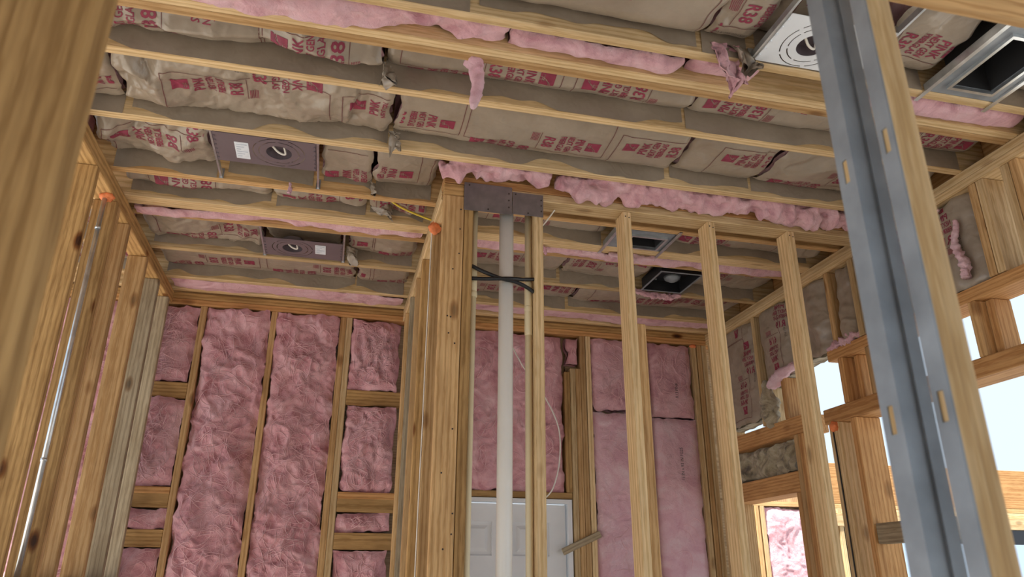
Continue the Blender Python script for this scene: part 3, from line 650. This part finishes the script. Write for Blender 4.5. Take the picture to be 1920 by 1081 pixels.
# ------------------------------------------------------------------ loose pink pieces
fluff_rope('lumpy pink insulation stuffed over the corner post and nail plate', [(.33, 2.68, 3.19), (.40, 2.645, 3.20), (.52, 2.655, 3.205), (.66, 2.66, 3.215), (.80, 2.665, 3.215)], [.035, .058, .050, .048, .03], .62, PINKC, 'pink_lump', seg=34, n=24, freq=17)
fluff_rope('long ragged pink insulation roll over the partition plate', [(.83, 2.66, 3.20), (.95, 2.668, 3.185), (1.2, 2.668, 3.195), (1.55, 2.668, 3.20), (1.85, 2.665, 3.195), (2.15, 2.668, 3.19), (2.33, 2.67, 3.18)], [.035, .060, .050, .050, .055, .055, .03], .62, PINKC, 'pink_lump', seg=32, n=34, freq=17)
fluff_rope('pale pink tuft hanging below the front double joist', [(.335, 1.975, 3.205), (.345, 1.975, 3.165), (.352, 1.978, 3.11), (.345, 1.98, 3.05), (.338, 1.98, 3.015)], [.034, .026, .022, .018, .006], .28, PINKL, 'pink_tuft', seg=14, n=10, freq=45)
def flap(name, label, O, U, V, W, L, w0, w1, thick, mat, cat, amp=.02, skew=.3, parent=None):
    """torn hanging sheet: length L, width from w0 to w1, rumpled, with a ragged lower end"""
    s = sd(); fr = Frame(O, U, V, W); nu, nv = max(8, int(L / .006)), max(6, int(w0 / .006)); a, b = np.meshgrid(np.linspace(0, 1, nu), np.linspace(-.5, .5, nv), indexing='ij')
    wid = w0 + (w1 - w0) * a ** 1.3; vv = b * wid + skew * L * a * a + .012 * fbm(a * 7, b * 5 + s, 0, s, 3); uu = a * L + a * .03 * fbm(b * 6 + s, a * 2, 0, s + 2, 2)
    ww = amp * (facet(a * L * 22 + s, b * w0 * 22, s) + 1.4 * np.sin(b * 5 + a * 2 + s) * a) + amp * .5 * fbm(a * 9, b * 9 + s, 0, s + 4, 3)
    o = closed_patch(name, fr, uu, vv, ww, 0.0, mat, parent)
    me = o.data; n0 = nu * nv; co = np.array([v.co for v in me.vertices]); bd = border(nu, nv); co[n0:] = co[bd] - np.array(W) * thick
    me.vertices.foreach_set('co', co.ravel()); me.update()
    return o if parent else tag(o, label, cat)
flap('pink_flap', 'torn pink flap hanging beside the white light plate', (1.13, 1.745, 3.235), (0, .25, -.97), (1, 0, 0), (0, -.97, -.25), .15, .10, .02, .008, PINKC, 'insulation', .03, .35)
flap('paper_flap', 'ragged kraft paper flap hanging over a joist beside white light plate', (1.185, 1.742, 3.24), (.05, .12, -.99), (1, 0, 0), (0, -.99, -.12), .10, .09, .03, .001, KRAFT, 'paper scrap', .03, .3)
flap('paper_flap', 'curled kraft paper tab at the seam of two lettered batts', (.118, 2.53, 3.245), (0, .2, -.98), (.9, .4, 0), (.4, -.9, -.1), .075, .045, .02, .001, KRAFT, 'paper scrap', .02, .2)
flap('paper_flap', 'dark torn paper tab behind the front double joist', (.055, 2.13, 3.25), (0, .2, -.98), (.8, .6, 0), (.6, -.8, -.1), .075, .05, .02, .001, KRAFT, 'paper scrap', .03, .2)
flap('paper_flap', 'little paper tab at the seam beside front grey light plate', (.062, 2.955, 3.245), (0, .1, -.99), (.9, .3, 0), (.3, -.9, -.1), .06, .03, .012, .001, KRAFT, 'paper scrap', .02, .2)
flap('paper_flap', 'torn paper tab right of rear grey light plate', (-.005, 3.70, 3.25), (.1, .3, -.95), (.8, .5, 0), (.5, -.8, -.2), .08, .07, .02, .001, KRAFT, 'paper scrap', .035, .3)
flap('paper_flap', 'white edged torn paper scrap above the yellow cable', (.12, 3.16, 3.255), (.3, .3, -.9), (.9, -.3, .2), (.2, -.9, -.25), .075, .10, .05, .001, KRAFT, 'paper scrap', .04, .3)
fluff_rope('little pink shred dangling behind the front grey light plate', [(-.29, 2.985, 3.21), (-.285, 2.985, 3.185), (-.288, 2.985, 3.16)], [.006, .009, .011], .3, PINKL, 'pink_tuft', seg=10, n=6, freq=60)
fluff_rope('pink shreds hanging under the rear double joist right of pipes', [(.90, 3.30, 3.22), (.93, 3.30, 3.185), (.955, 3.30, 3.165), (.96, 3.30, 3.14)], [.02, .018, .012, .004], .4, PINKL, 'pink_tuft', seg=10, n=8, freq=50)
fluff_rope('pink fluff bulging below the black junction fixture', [(1.62, 3.765, 3.19), (1.72, 3.770, 3.172), (1.85, 3.770, 3.170), (1.93, 3.768, 3.18)], [.012, .018, .02, .01], .4, PINKC, 'pink_tuft', seg=12, n=8, freq=40)
fluff_rope('pink shred below the small duct boot', [(1.30, 3.29, 3.178), (1.42, 3.295, 3.172), (1.55, 3.29, 3.178)], [.012, .022, .010], .4, PINKL, 'pink_tuft', seg=12, n=8, freq=40)

# ------------------------------------------------------------------ back wall batts
def wfr(x0, z0, w=0.0): return Frame((x0, YB + .03 + w, z0), (0, 0, 1), (1, 0, 0), (0, -1, 0))
def wbatt(label, x0, x1, z0, z1, mat=None, puff=.035, amp=.022, nf=260, **k):
    return pink_batt(label, wfr(x0 + .002, z0), z1 - z0, x1 - x0 - .004, puff, amp, .055, None, mat or PINK, nf=nf, **k)
wbatt('pink batt at far left of back wall, above the top block', -1.213, -.845, 2.65, 3.10)
wbatt('pink batt at far left of back wall, between top and middle blocks', -1.213, -.845, 2.07, 2.555)
wbatt('small pink batt at far left of back wall, between lower blocks', -1.213, -.845, 1.85, 1.953, nf=50)
wbatt('pink batt at far left of back wall, under the lowest block', -1.213, -.845, .9, 1.752)
wbatt('tall shaggy pink batt, first full bay from left stud wall', -.805, -.441, .05, 3.11, None, .04, .028, 900)
wbatt('tall shaggy pink batt beside the doubled stud', -.401, -.031, .05, 3.11, None, .04, .026, 900)
wbatt('pink batt above the top block beside the side partition', .046, .345, 2.665, 3.105, None, .04, .028)
wbatt('pink batt between top and middle blocks beside side partition', .046, .345, 2.07, 2.565, None, .045, .03)
wbatt('small pink batt between lower blocks beside side partition', .046, .345, 1.85, 1.953, nf=60)
wbatt('pink batt under the lowest block beside side partition', .046, .345, .9, 1.752)
wbatt('smooth pink batt over the white door, left of white pipe', .46, .985, 2.104, 3.11, PINK, .03, .016, 120, coarse=.7)
wbatt('pink batt over the white door, right of the cream pipe', 1.02, 1.403, 2.104, 3.10, PINK, .03, .018, 120, coarse=.7)
wbatt('pink batt flap lapping over the short jack studs', 1.432, 1.512, 2.92, 3.095, PINK, .04, .014, 30)
wbatt('clean upper pink batt beside the door king studs', 1.598, 1.962, 2.63, 3.105, PINKC, .035, .010, 60, coarse=.6, lump=.6)
wbatt('pale lower pink batt beside the door king studs', 1.598, 1.962, .05, 2.612, PINKL, .04, .008, 60, coarse=.6, lump=.6)
b1 = wbatt('upper pink batt with faint ink stamp by the corner', 2.003, 2.322, 2.60, 3.105, PINKC, .035, .009, 50, coarse=.6, lump=.6)
b2 = wbatt('pale lower pink batt with ink stamp by the corner', 2.003, 2.322, .05, 2.592, PINKL, .04, .007, 50, coarse=.6, lump=.6)
for par, z, txt in ((b1, 2.78, 'R13 PINK'), (b2, 2.30, '15 IN x 93 IN FG25')):
    A, T = word(txt, .020, .9, 0.0, .02)
    P = np.stack([2.18 + A[:, 1] * -1, np.full(len(A), YB - .022), z + A[:, 0]], 1)
    mesh_obj('ink_stamp', P, T, BLACKINK, par)
for x0, x1, w in ((-2.02, -1.657, 'outer'), (-1.617, -1.252, 'inner')):
    wbatt('pink batt in the next room beyond left studs, %s bay' % w, x0, x1, .05, 3.10, None, .04, .024, 200)

# ------------------------------------------------------------------ right wall insulation
def rfr(y0, z0, w=0.0): return Frame((RW + .035 + w, y0, z0), (0, 0, 1), (0, 1, 0), (-1, 0, 0))
def rk(label, y0, y1, z0, z1, crump=.012, blocks=(), bulge=.03):
    return kraft_batt(label, rfr(y0 + .003, z0), z1 - z0, y1 - y0 - .006, bulge, crump, [(b[0] - z0, *b[1:]) for b in blocks], None, KRAFT, .09, 0, 'R19', .0105, 'wall_batt', .85)
rk('brown kraft wall batt hanging beside the back corner, marked in red', 3.87, 4.295, 2.50, 3.11, .012, [(2.53, 1, .17), (3.02, 1, .17)])
rk('brown kraft wall batt with red badge above pink fluff', 3.50, 3.825, 2.68, 3.11, .012, [(2.70, 1, .15)])
rk('dark crumpled wall batt behind the partition stud', 3.14, 3.49, 2.708, 3.11, .022)
rk('dark crumpled wall batt in the slot between two right wall studs', 2.945, 3.097, 2.71, 3.11, .018)
rk('brown kraft wall batt past the steel studs, marked in red', 2.17, 2.90, 2.72, 3.11, .014, [(2.66, -1, .16), (2.66, 1, .50)])
fluff_rope('pink fluff sticking out under the badge marked wall batt', [(2.46, 3.76, 2.66), (2.44, 3.66, 2.69), (2.43, 3.56, 2.70), (2.44, 3.49, 2.715)], [.03, .035, .03, .02], .3, PINKL, seg=16, freq=26)
fluff_rope('yellow grey insulation scrap hanging from a right wall stud', [(2.44, 3.80, 2.70), (2.44, 3.78, 2.60), (2.44, 3.78, 2.50), (2.445, 3.77, 2.42)], [.02, .045, .05, .02], .45, FLUFFY, 'insulation_scrap', seg=16, freq=26)
pink_batt('grimy grey insulation wad stuffed between two brown headers', Frame((RW + .06, 3.63, 2.16), (0, 1, 0), (0, 0, 1), (-1, 0, 0)), .66, .18, .03, .030, .06, None, FLUFFY, name='insulation_scrap', coarse=1.5)
fluff_rope('pink shreds over the right wall header end', [(2.45, 3.20, 2.715), (2.44, 3.10, 2.72), (2.44, 3.0, 2.725), (2.45, 2.93, 2.72)], [.012, .02, .022, .01], .5, PINKL, seg=12, freq=40)
fluff_rope('torn pink strip hanging along a right wall stud', [(2.43, 2.25, 3.0), (2.42, 2.27, 2.9), (2.42, 2.25, 2.80), (2.42, 2.25, 2.74)], [.008, .016, .02, .022], .4, PINKL, seg=12, freq=40)
fluff_rope('short torn pink strip above the right wall header', [(2.43, 2.42, 2.86), (2.42, 2.45, 2.82), (2.42, 2.46, 2.74)], [.008, .018, .012], .4, PINKL, seg=12, freq=40)
fluff_rope('curled pink shred high on the right wall batt', [(2.41, 2.30, 3.07), (2.41, 2.36, 3.06), (2.41, 2.40, 3.02), (2.41, 2.42, 2.99)], [.006, .010, .010, .005], .3, PINKL, seg=10, freq=50)
# porch wall batt
pink_batt('bright pink batt in the sunlit porch wall', Frame((3.70, 6.03, .05), (0, 0, 1), (1, 0, 0), (0, -1, 0)), 2.15, .415, .04, .012, .055, None, PINKC, coarse=.7)

# ------------------------------------------------------------------ recessed light plates
def light_plate(label, x0, x1, y0, y1, hole, mat, bars, lab=None, r=.05, ydirs=None, group='recessed light housings in the ceiling'):
    z = H + .004; root = empty('light_plate', ((x0 + x1) / 2, (y0 + y1) / 2, z), label, 'light fixture', group)
    # sheet with a round hole and two cut knock-out rings held by small tabs
    n = 96; V, F = [], []; hx, hy = hole; w = .0020
    radii = [r, r * 1.55 - w, r * 1.55 + w, r * 2.0 - w, r * 2.0 + w]
    cs = [(math.cos(2 * math.pi * k / n), math.sin(2 * math.pi * k / n)) for k in range(n)]
    out = []
    for c, s_ in cs:
        ts = []
        if c > 1e-9: ts.append((x1 - hx) / c)
        if c < -1e-9: ts.append((x0 - hx) / c)
        if s_ > 1e-9: ts.append((y1 - hy) / s_)
        if s_ < -1e-9: ts.append((y0 - hy) / s_)
        out.append((hx + c * min(ts), hy + s_ * min(ts)))
    cor = [(x0, y0), (x1, y0), (x1, y1), (x0, y1)]; nr = len(radii)
    for zz_ in (z, z + .0015):
        b = len(V)
        for q in radii: V += [(hx + q * c, hy + q * s_, zz_) for c, s_ in cs]
        V += [(*p, zz_) for p in out] + [(*p, zz_) for p in cor]
        for k in range(n):
            k2 = (k + 1) % n
            for ri in range(nr):
                if ri == 1 and k % 14 not in (0, 1): continue
                if ri == 3 and k % 19 not in (0, 1): continue
                F.append((b + ri * n + k, b + ri * n + k2, b + (ri + 1) * n + k2, b + (ri + 1) * n + k))
            p, q = out[k], out[k2]
            if abs(p[0] - q[0]) > 1e-6 and abs(p[1] - q[1]) > 1e-6:
                ci = min(range(4), key=lambda i: (cor[i][0] - p[0]) ** 2 + (cor[i][1] - p[1]) ** 2 + (cor[i][0] - q[0]) ** 2 + (cor[i][1] - q[1]) ** 2)
                F.append((b + nr * n + k, b + nr * n + k2, b + (nr + 1) * n + ci))
    pl = mesh_obj('plate', V, F, mat, root)
    # can above the hole
    V, F = [], []; nn = 32
    for zz_ in (z + .002, z + .046):
        V += [(hx + (r + .004) * math.cos(2 * math.pi * k / nn), hy + (r + .004) * math.sin(2 * math.pi * k / nn), zz_) for k in range(nn)]
    for k in range(nn): k2 = (k + 1) % nn; F.append((k, k2, nn + k2, nn + k))
    F.append(tuple(nn + k for k in range(nn)))
    mesh_obj('housing_can', V, F, LPLATE, root)
    tube('whip_wire', smooth_path([(hx - r * .7, hy - r * .3, z + .03), (hx - r * .1, hy + r * .25, z + .012), (hx + r * .45, hy + r * .4, z + .010), (hx + r * .3, hy - r * .2, z + .03)], 6), .0045, CABLEW, root, 6)
    # edge slots and upturned rims
    for x in (x0, x1):
        V, F = [], []; box_geo(V, F, x - .0015, x + .0015, y0, y1, z, z + .03)
        mesh_obj('rim', V, F, STEELB if mat is not LPLATE else LPLATE, pl)
    V, F = [], []
    for x, sx in ((x0, 1), (x1, -1)):       # raised tabs standing in for the slots cut along the edge
        for k in range(6):
            yy = y0 + (y1 - y0) * (k + .7) / 6.6; box_geo(V, F, x + sx * .006 - .003, x + sx * .006 + .003, yy, yy + .010, z - .0035, z + .0003)
    mesh_obj('edge_slot_tabs', V, F, mat, pl)['kind'] = 'stuff'
    for bx_, ya, yb in bars:
        V, F = [], []; box_geo(V, F, bx_ - .004, bx_ + .004, ya, yb, z + .002, z + .024); box_geo(V, F, bx_ - .009, bx_ + .009, ya, ya + .004, z - .002, z + .045); box_geo(V, F, bx_ - .009, bx_ + .009, yb - .004, yb, z - .002, z + .045)
        mesh_obj('hanger_bar', V, F, STEELB, root)
    if lab:
        a, b_, c, d = lab; V, F = [], []; box_geo(V, F, a, b_, c, d, z - .0012, z - .0002); lo = mesh_obj('sticker', V, F, LABEL, root)
        V, F = [], []
        for k in range(6): yy = c + (d - c) * (k + .8) / 7; box_geo(V, F, a + .006, b_ - .006 - .012 * (k % 3), yy, yy + .003, z - .0018, z - .0012)
        mesh_obj('fine_print', V, F, plain('sticker_print', (.35, .42, .52), .6), lo)
    return root
light_plate('grey light plate with white sticker left of hole, front of room', -.565, -.175, 2.612, 2.826, (-.32, 2.715), LPLATE, [(-.571, 2.606, 2.979), (-.169, 2.606, 2.979)], (-.488, -.435, 2.668, 2.79))
light_plate('grey light plate with white sticker right of hole, nearer back wall', -.44, -.048, 3.545, 3.762, (-.30, 3.655), LPLATE, [(-.446, 3.421, 3.779), (-.042, 3.421, 3.779)], (-.186, -.133, 3.585, 3.695))
light_plate('white light plate beside the steel door studs', 1.228, 1.60, 1.525, 1.745, (1.375, 1.64), WPLATE, [(1.222, 1.402, 1.749), (1.606, 1.402, 1.749)])

# ------------------------------------------------------------------ duct boots and black fixture
def duct_boot(label, x0, x1, y0, y1, ix0, ix1, iy0, iy1, mat, bars):
    z = H + .002; root = empty('duct_boot', ((x0 + x1) / 2, (y0 + y1) / 2, z), label, 'duct boot')
    V, F = [], []
    box_geo(V, F, x0, ix0, y0, y1, z, z + .004); box_geo(V, F, ix1, x1, y0, y1, z, z + .004); box_geo(V, F, ix0, ix1, y0, iy0, z, z + .004); box_geo(V, F, ix0, ix1, iy1, y1, z, z + .004)
    mesh_obj('flange', V, F, mat, root)
    V, F = [], []; t = .002
    for a in ((ix0 - .012, ix0, iy0 - .012, iy1 + .012), (ix1, ix1 + .012, iy0 - .012, iy1 + .012), (ix0, ix1, iy0 - .012, iy0), (ix0, ix1, iy1, iy1 + .012)): box_geo(V, F, *a, z - .012, z)
    mesh_obj('lip', V, F, STEELB, root)
    V, F = [], []
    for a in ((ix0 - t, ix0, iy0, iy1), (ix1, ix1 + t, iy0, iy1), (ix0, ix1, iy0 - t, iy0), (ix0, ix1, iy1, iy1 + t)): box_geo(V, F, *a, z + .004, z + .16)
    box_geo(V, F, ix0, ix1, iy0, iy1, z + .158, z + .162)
    mesh_obj('boot_box', V, F, BOOTBLACK, root)
    for bx_, ya, yb in bars:
        V, F = [], []; box_geo(V, F, bx_ - .008, bx_ + .008, ya, yb, z - .0065, z - .0035); box_geo(V, F, bx_ - .008, bx_ - .005, y0 + .002, y1 - .002, z - .0035, z + .022); mesh_obj('hanger_bar', V, F, STEELB, root)
    return root
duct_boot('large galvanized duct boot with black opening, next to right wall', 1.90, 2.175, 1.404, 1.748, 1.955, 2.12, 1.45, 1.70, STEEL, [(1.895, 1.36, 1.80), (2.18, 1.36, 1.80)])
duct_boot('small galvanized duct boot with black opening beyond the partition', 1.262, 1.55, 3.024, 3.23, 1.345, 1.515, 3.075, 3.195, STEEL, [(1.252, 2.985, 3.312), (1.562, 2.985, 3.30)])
jb = empty('junction_fixture', (1.79, 3.6, H), 'black square fixture pan with a pale fitting, beyond the partition', 'light fixture')
V, F = [], []
box_geo(V, F, 1.672, 1.910, 3.460, 3.735, H + .06, H + .064)
for a in ((1.672, 1.676, 3.46, 3.735), (1.906, 1.910, 3.46, 3.735), (1.676, 1.906, 3.46, 3.464), (1.676, 1.906, 3.731, 3.735)): box_geo(V, F, *a, H - .004, H + .06)
mesh_obj('pan', V, F, BLACK, jb)
V, F = [], []
for a in ((1.664, 1.674, 3.452, 3.743), (1.908, 1.918, 3.452, 3.743), (1.674, 1.908, 3.452, 3.462), (1.674, 1.908, 3.733, 3.743)): box_geo(V, F, *a, H - .006, H - .003)
mesh_obj('rim', V, F, STEEL, jb)
V, F = [], []
tube_geo(V, F, [(1.83, 3.66, H + .06), (1.83, 3.66, H + .045), (1.83, 3.66, H + .03)], [.05, .045, .02], 16); mesh_obj('fitting', V, F, STEEL, jb, True)
for x, y in ((1.70, 3.70), (1.88, 3.50), (1.75, 3.71), (1.87, 3.68)):
    V, F = [], []; tube_geo(V, F, [(x, y, H + .06), (x, y, H + .054)], .006, 8); mesh_obj('screw', V, F, STEELB, jb)

# ------------------------------------------------------------------ nail plates and pipes in the partition
for x0, x1, z0, z1, w in ((.436, .642, 3.030, 3.160, 'left of the pair, over the pipes'), (.644, .779, 3.035, 3.140, 'right of the pair, over the pipes')):
    np_ = empty('nail_plate', ((x0 + x1) / 2, YP, z0), 'grey steel nail plate on the partition plate, ' + w, 'nail plate')
    board('plate', x0, x1, YP - .0065, YP - .0035, z0, z1, NAILP, np_, .0008)
    for fx, fz in ((.1, .9), (.93, .75), (.93, .25), (.93, .5), (.5, .1)):
        V, F = [], []; px, pz = x0 + fx * (x1 - x0), z0 + fz * (z1 - z0); tube_geo(V, F, [(px, YP - .009, pz), (px, YP - .004, pz)], .0035, 8); mesh_obj('nail_head', V, F, NAIL, np_)
def pipe(label, x, y, z0, z1, r, mat, couplings, name):
    root = empty(name, (x, y, z0), label, 'pipe'); tube('tube', [(x, y, z0), (x, y, (z0 + z1) / 2), (x, y, z1)], r, mat, root, 24)
    for a, b, rr in couplings: tube('coupling', [(x, y, a), (x, y, a + .004), (x, y, b - .004), (x, y, b)], [rr * .93, rr, rr, rr * .93], mat, root, 24)
    return root
pipe('thick white drain pipe standing in the partition shaft', .630, YP + .045, .039, ZP - .002, .030, PVC, [], 'drain_pipe')
pipe('thin cream water pipe against the doubled stud', .4935, YP + .045, .039, ZP - .002, .0125, CPVC, [(2.69, 2.80, .015), (2.665, 2.685, .0165)], 'water_pipe')
pipe('thin cream water pipe with long couplings beside the single stud', .724, YP + .045, .039, ZP - .002, .0135, CPVC, [(2.52, 2.75, .0155), (2.62, 2.645, .0165)], 'water_pipe')
tag(tube('black_hose', smooth_path([(.480, YP + .018, 2.79), (.53, YP + .010, 2.765), (.60, YP + .0065, 2.742), (.66, YP + .0065, 2.733), (.715, YP + .016, 2.715), (.741, YP + .020, 2.70)], 8), .008, BLACK, None, 10), 'black hose slanting across the white drain pipe', 'hose')
tag(tube('black_hose', smooth_path([(.480, YP + .018, 2.735), (.54, YP + .004, 2.733), (.63, YP - .0095, 2.738), (.69, YP + .003, 2.745), (.741, YP + .016, 2.755)], 8), .008, BLACK, None, 10), 'black hose level across the white drain pipe', 'hose')
# bits of fire foam
def blob(label, c, r, sc=(1, 1, 1)):
    s = sd(); bm = bmesh.new(); bmesh.ops.create_icosphere(bm, subdivisions=3, radius=1.0)
    for v in bm.verts:
        n = float(fbm(np.array([v.co.x * 2 + s]), np.array([v.co.y * 2]), np.array([v.co.z * 2]), s, 3)[0]); v.co = Vector((v.co.x * sc[0], v.co.y * sc[1], v.co.z * sc[2])) * r * (1 + .45 * n)
    me = bpy.data.meshes.new('foam_blob'); bm.to_mesh(me); bm.free(); me.materials.append(FOAM)
    for p in me.polygons: p.use_smooth = True
    o = bpy.data.objects.new('foam_blob', me); COL.objects.link(o); o.location = c; return tag(o, label, 'sealant foam')
blob('orange foam blob on the side partition plate behind corner post', (.358, 3.04, 3.095), .026, (1, .8, 1.2))
blob('orange foam blob at the conduit top in the left stud wall', (-1.03, 3.10, 3.105), .024, (1.2, 1, .8))
blob('orange foam blob under the right wall header', (2.43, 3.22, 2.325), .024, (1, 1, 1.1))
blob('orange foam smear where the drain pipe meets the plate', (.600, YP + .03, 3.10), .018, (1.8, .8, .6))
blob('orange foam dab by the back right corner', (2.335, 4.445, 3.10), .02, (1.2, .6, .6))
# conduit and cables
cd = empty('conduit', (-1.06, 3.07, 1.6), 'bright metal conduit running down between the left wall studs', 'conduit')
tube('pipe', [(-1.035, 3.09, 1.599), (-1.035, 3.09, 2.4), (-1.035, 3.09, ZP - .001)], .0095, STEELB, cd, 14)
for z in (2.95, 2.0): tube('strap', [(-1.035, 3.09, z), (-1.035, 3.09, z + .012)], .0115, STEELB, cd, 14)
tag(tube('white_cable', smooth_path([(1.05, YB - .06, 2.98), (1.12, YB - .07, 2.85), (1.26, YB - .07, 2.66), (1.345, YB - .06, 2.48), (1.35, YB - .05, 2.28), (1.31, YB - .035, 2.12), (1.25, YB - .03, 2.05)], 8), .0045, CABLEW, None, 6), 'white cable looping down over the white door', 'cable')
tag(tube('white_cable', smooth_path([(.349, 3.06, ZP), (.349, 3.065, 2.8), (.349, 3.07, 2.5), (.349, 3.06, 2.2), (.349, 3.07, 1.9), (.349, 3.065, 1.2)], 8), .0032, CABLEW, None, 6), 'white cable stapled down the side partition studs', 'cable')
tag(tube('yellow_cable', smooth_path([(.11, 3.03, 3.245), (.17, 3.07, 3.215), (.25, 3.11, 3.20), (.353, 3.14, 3.185)], 8), .005, CABLEY, None, 6), 'yellow cable drooping from ceiling to side partition', 'cable')
tag(tube('white_cable', smooth_path([(.79, YP + .085, 3.03), (.82, YP + .10, 3.07), (.85, YP + .06, 3.113)], 6), .0035, CABLEW, None, 6), 'short white cable rising into the partition plate', 'cable')
tag(tube('black_cable', smooth_path([(2.428, 3.235, 2.33), (2.43, 3.232, 2.0), (2.43, 3.235, 1.2)], 8), .0035, BLACK, None, 6), 'thin black cable down the pale stud of right wall', 'cable')

# scrap board by the door
sb = board('scrap_board', 1.36, 1.62, YB - .0225, YB - .0045, 1.79, 1.83, WOODG, None, .002, Matrix.Rotation(R(-24), 3, 'Y')); tag(sb, 'short scrap stick nailed across the door jamb studs at a slant', 'wood scrap')

# ------------------------------------------------------------------ pocket door studs close to the camera
def pocket_stud(label, x, y0, y1, front, w=.041):
    root = empty('pocket_stud', (x, (y0 + y1) / 2, 0), label, 'steel stud'); z1 = 2.339; t = .0016
    board('wood_core', x + .0018, x + w - .002, y0 + .003, y1 - .003, .004, z1, WOODP, root, .001)
    # steel side face with long slots
    V, F = [], []; zs = [0.002]; slots = [z for z in np.arange(.30, 2.3, .305)]; yc = (y0 + y1) / 2; sw = .0042; sh = .015
    slots = [z + .221 for z in np.arange(.06, 2.1, .295)]
    edges = [0.002] + [e for z in slots for e in (z - sh, z + sh)] + [z1]
    for i in range(len(edges) - 1):
        a, b = edges[i], edges[i + 1]
        if i % 2 == 0: box_geo(V, F, x, x + t, y0, y1, a, b)
        else: box_geo(V, F, x, x + t, y0, yc - sw, a, b); box_geo(V, F, x, x + t, yc + sw, y1, a, b)
    mesh_obj('steel_side', V, F, STEEL, root)
    V, F = [], []
    if front:
        box_geo(V, F, x + t, x + .003, y0, y0 + t, .002, z1); box_geo(V, F, x + t, x + w, y1 - t, y1, .002, z1)
    else:
        box_geo(V, F, x + t, x + w, y0, y0 + t, .002, z1); box_geo(V, F, x + t, x + w, y1 - t, y1, .002, z1)
        box_geo(V, F, x + w * .55, x + w * .62, y0 - .003, y0, .002, z1)
    mesh_obj('steel_flange', V, F, STEEL, root)
    return root
pocket_stud('steel clad pocket door stud with slotted edge, all metal front', .56, .636, .664, False)
pocket_stud('steel edged pocket door stud with bare wood front', .56, .570, .592, True, .041)
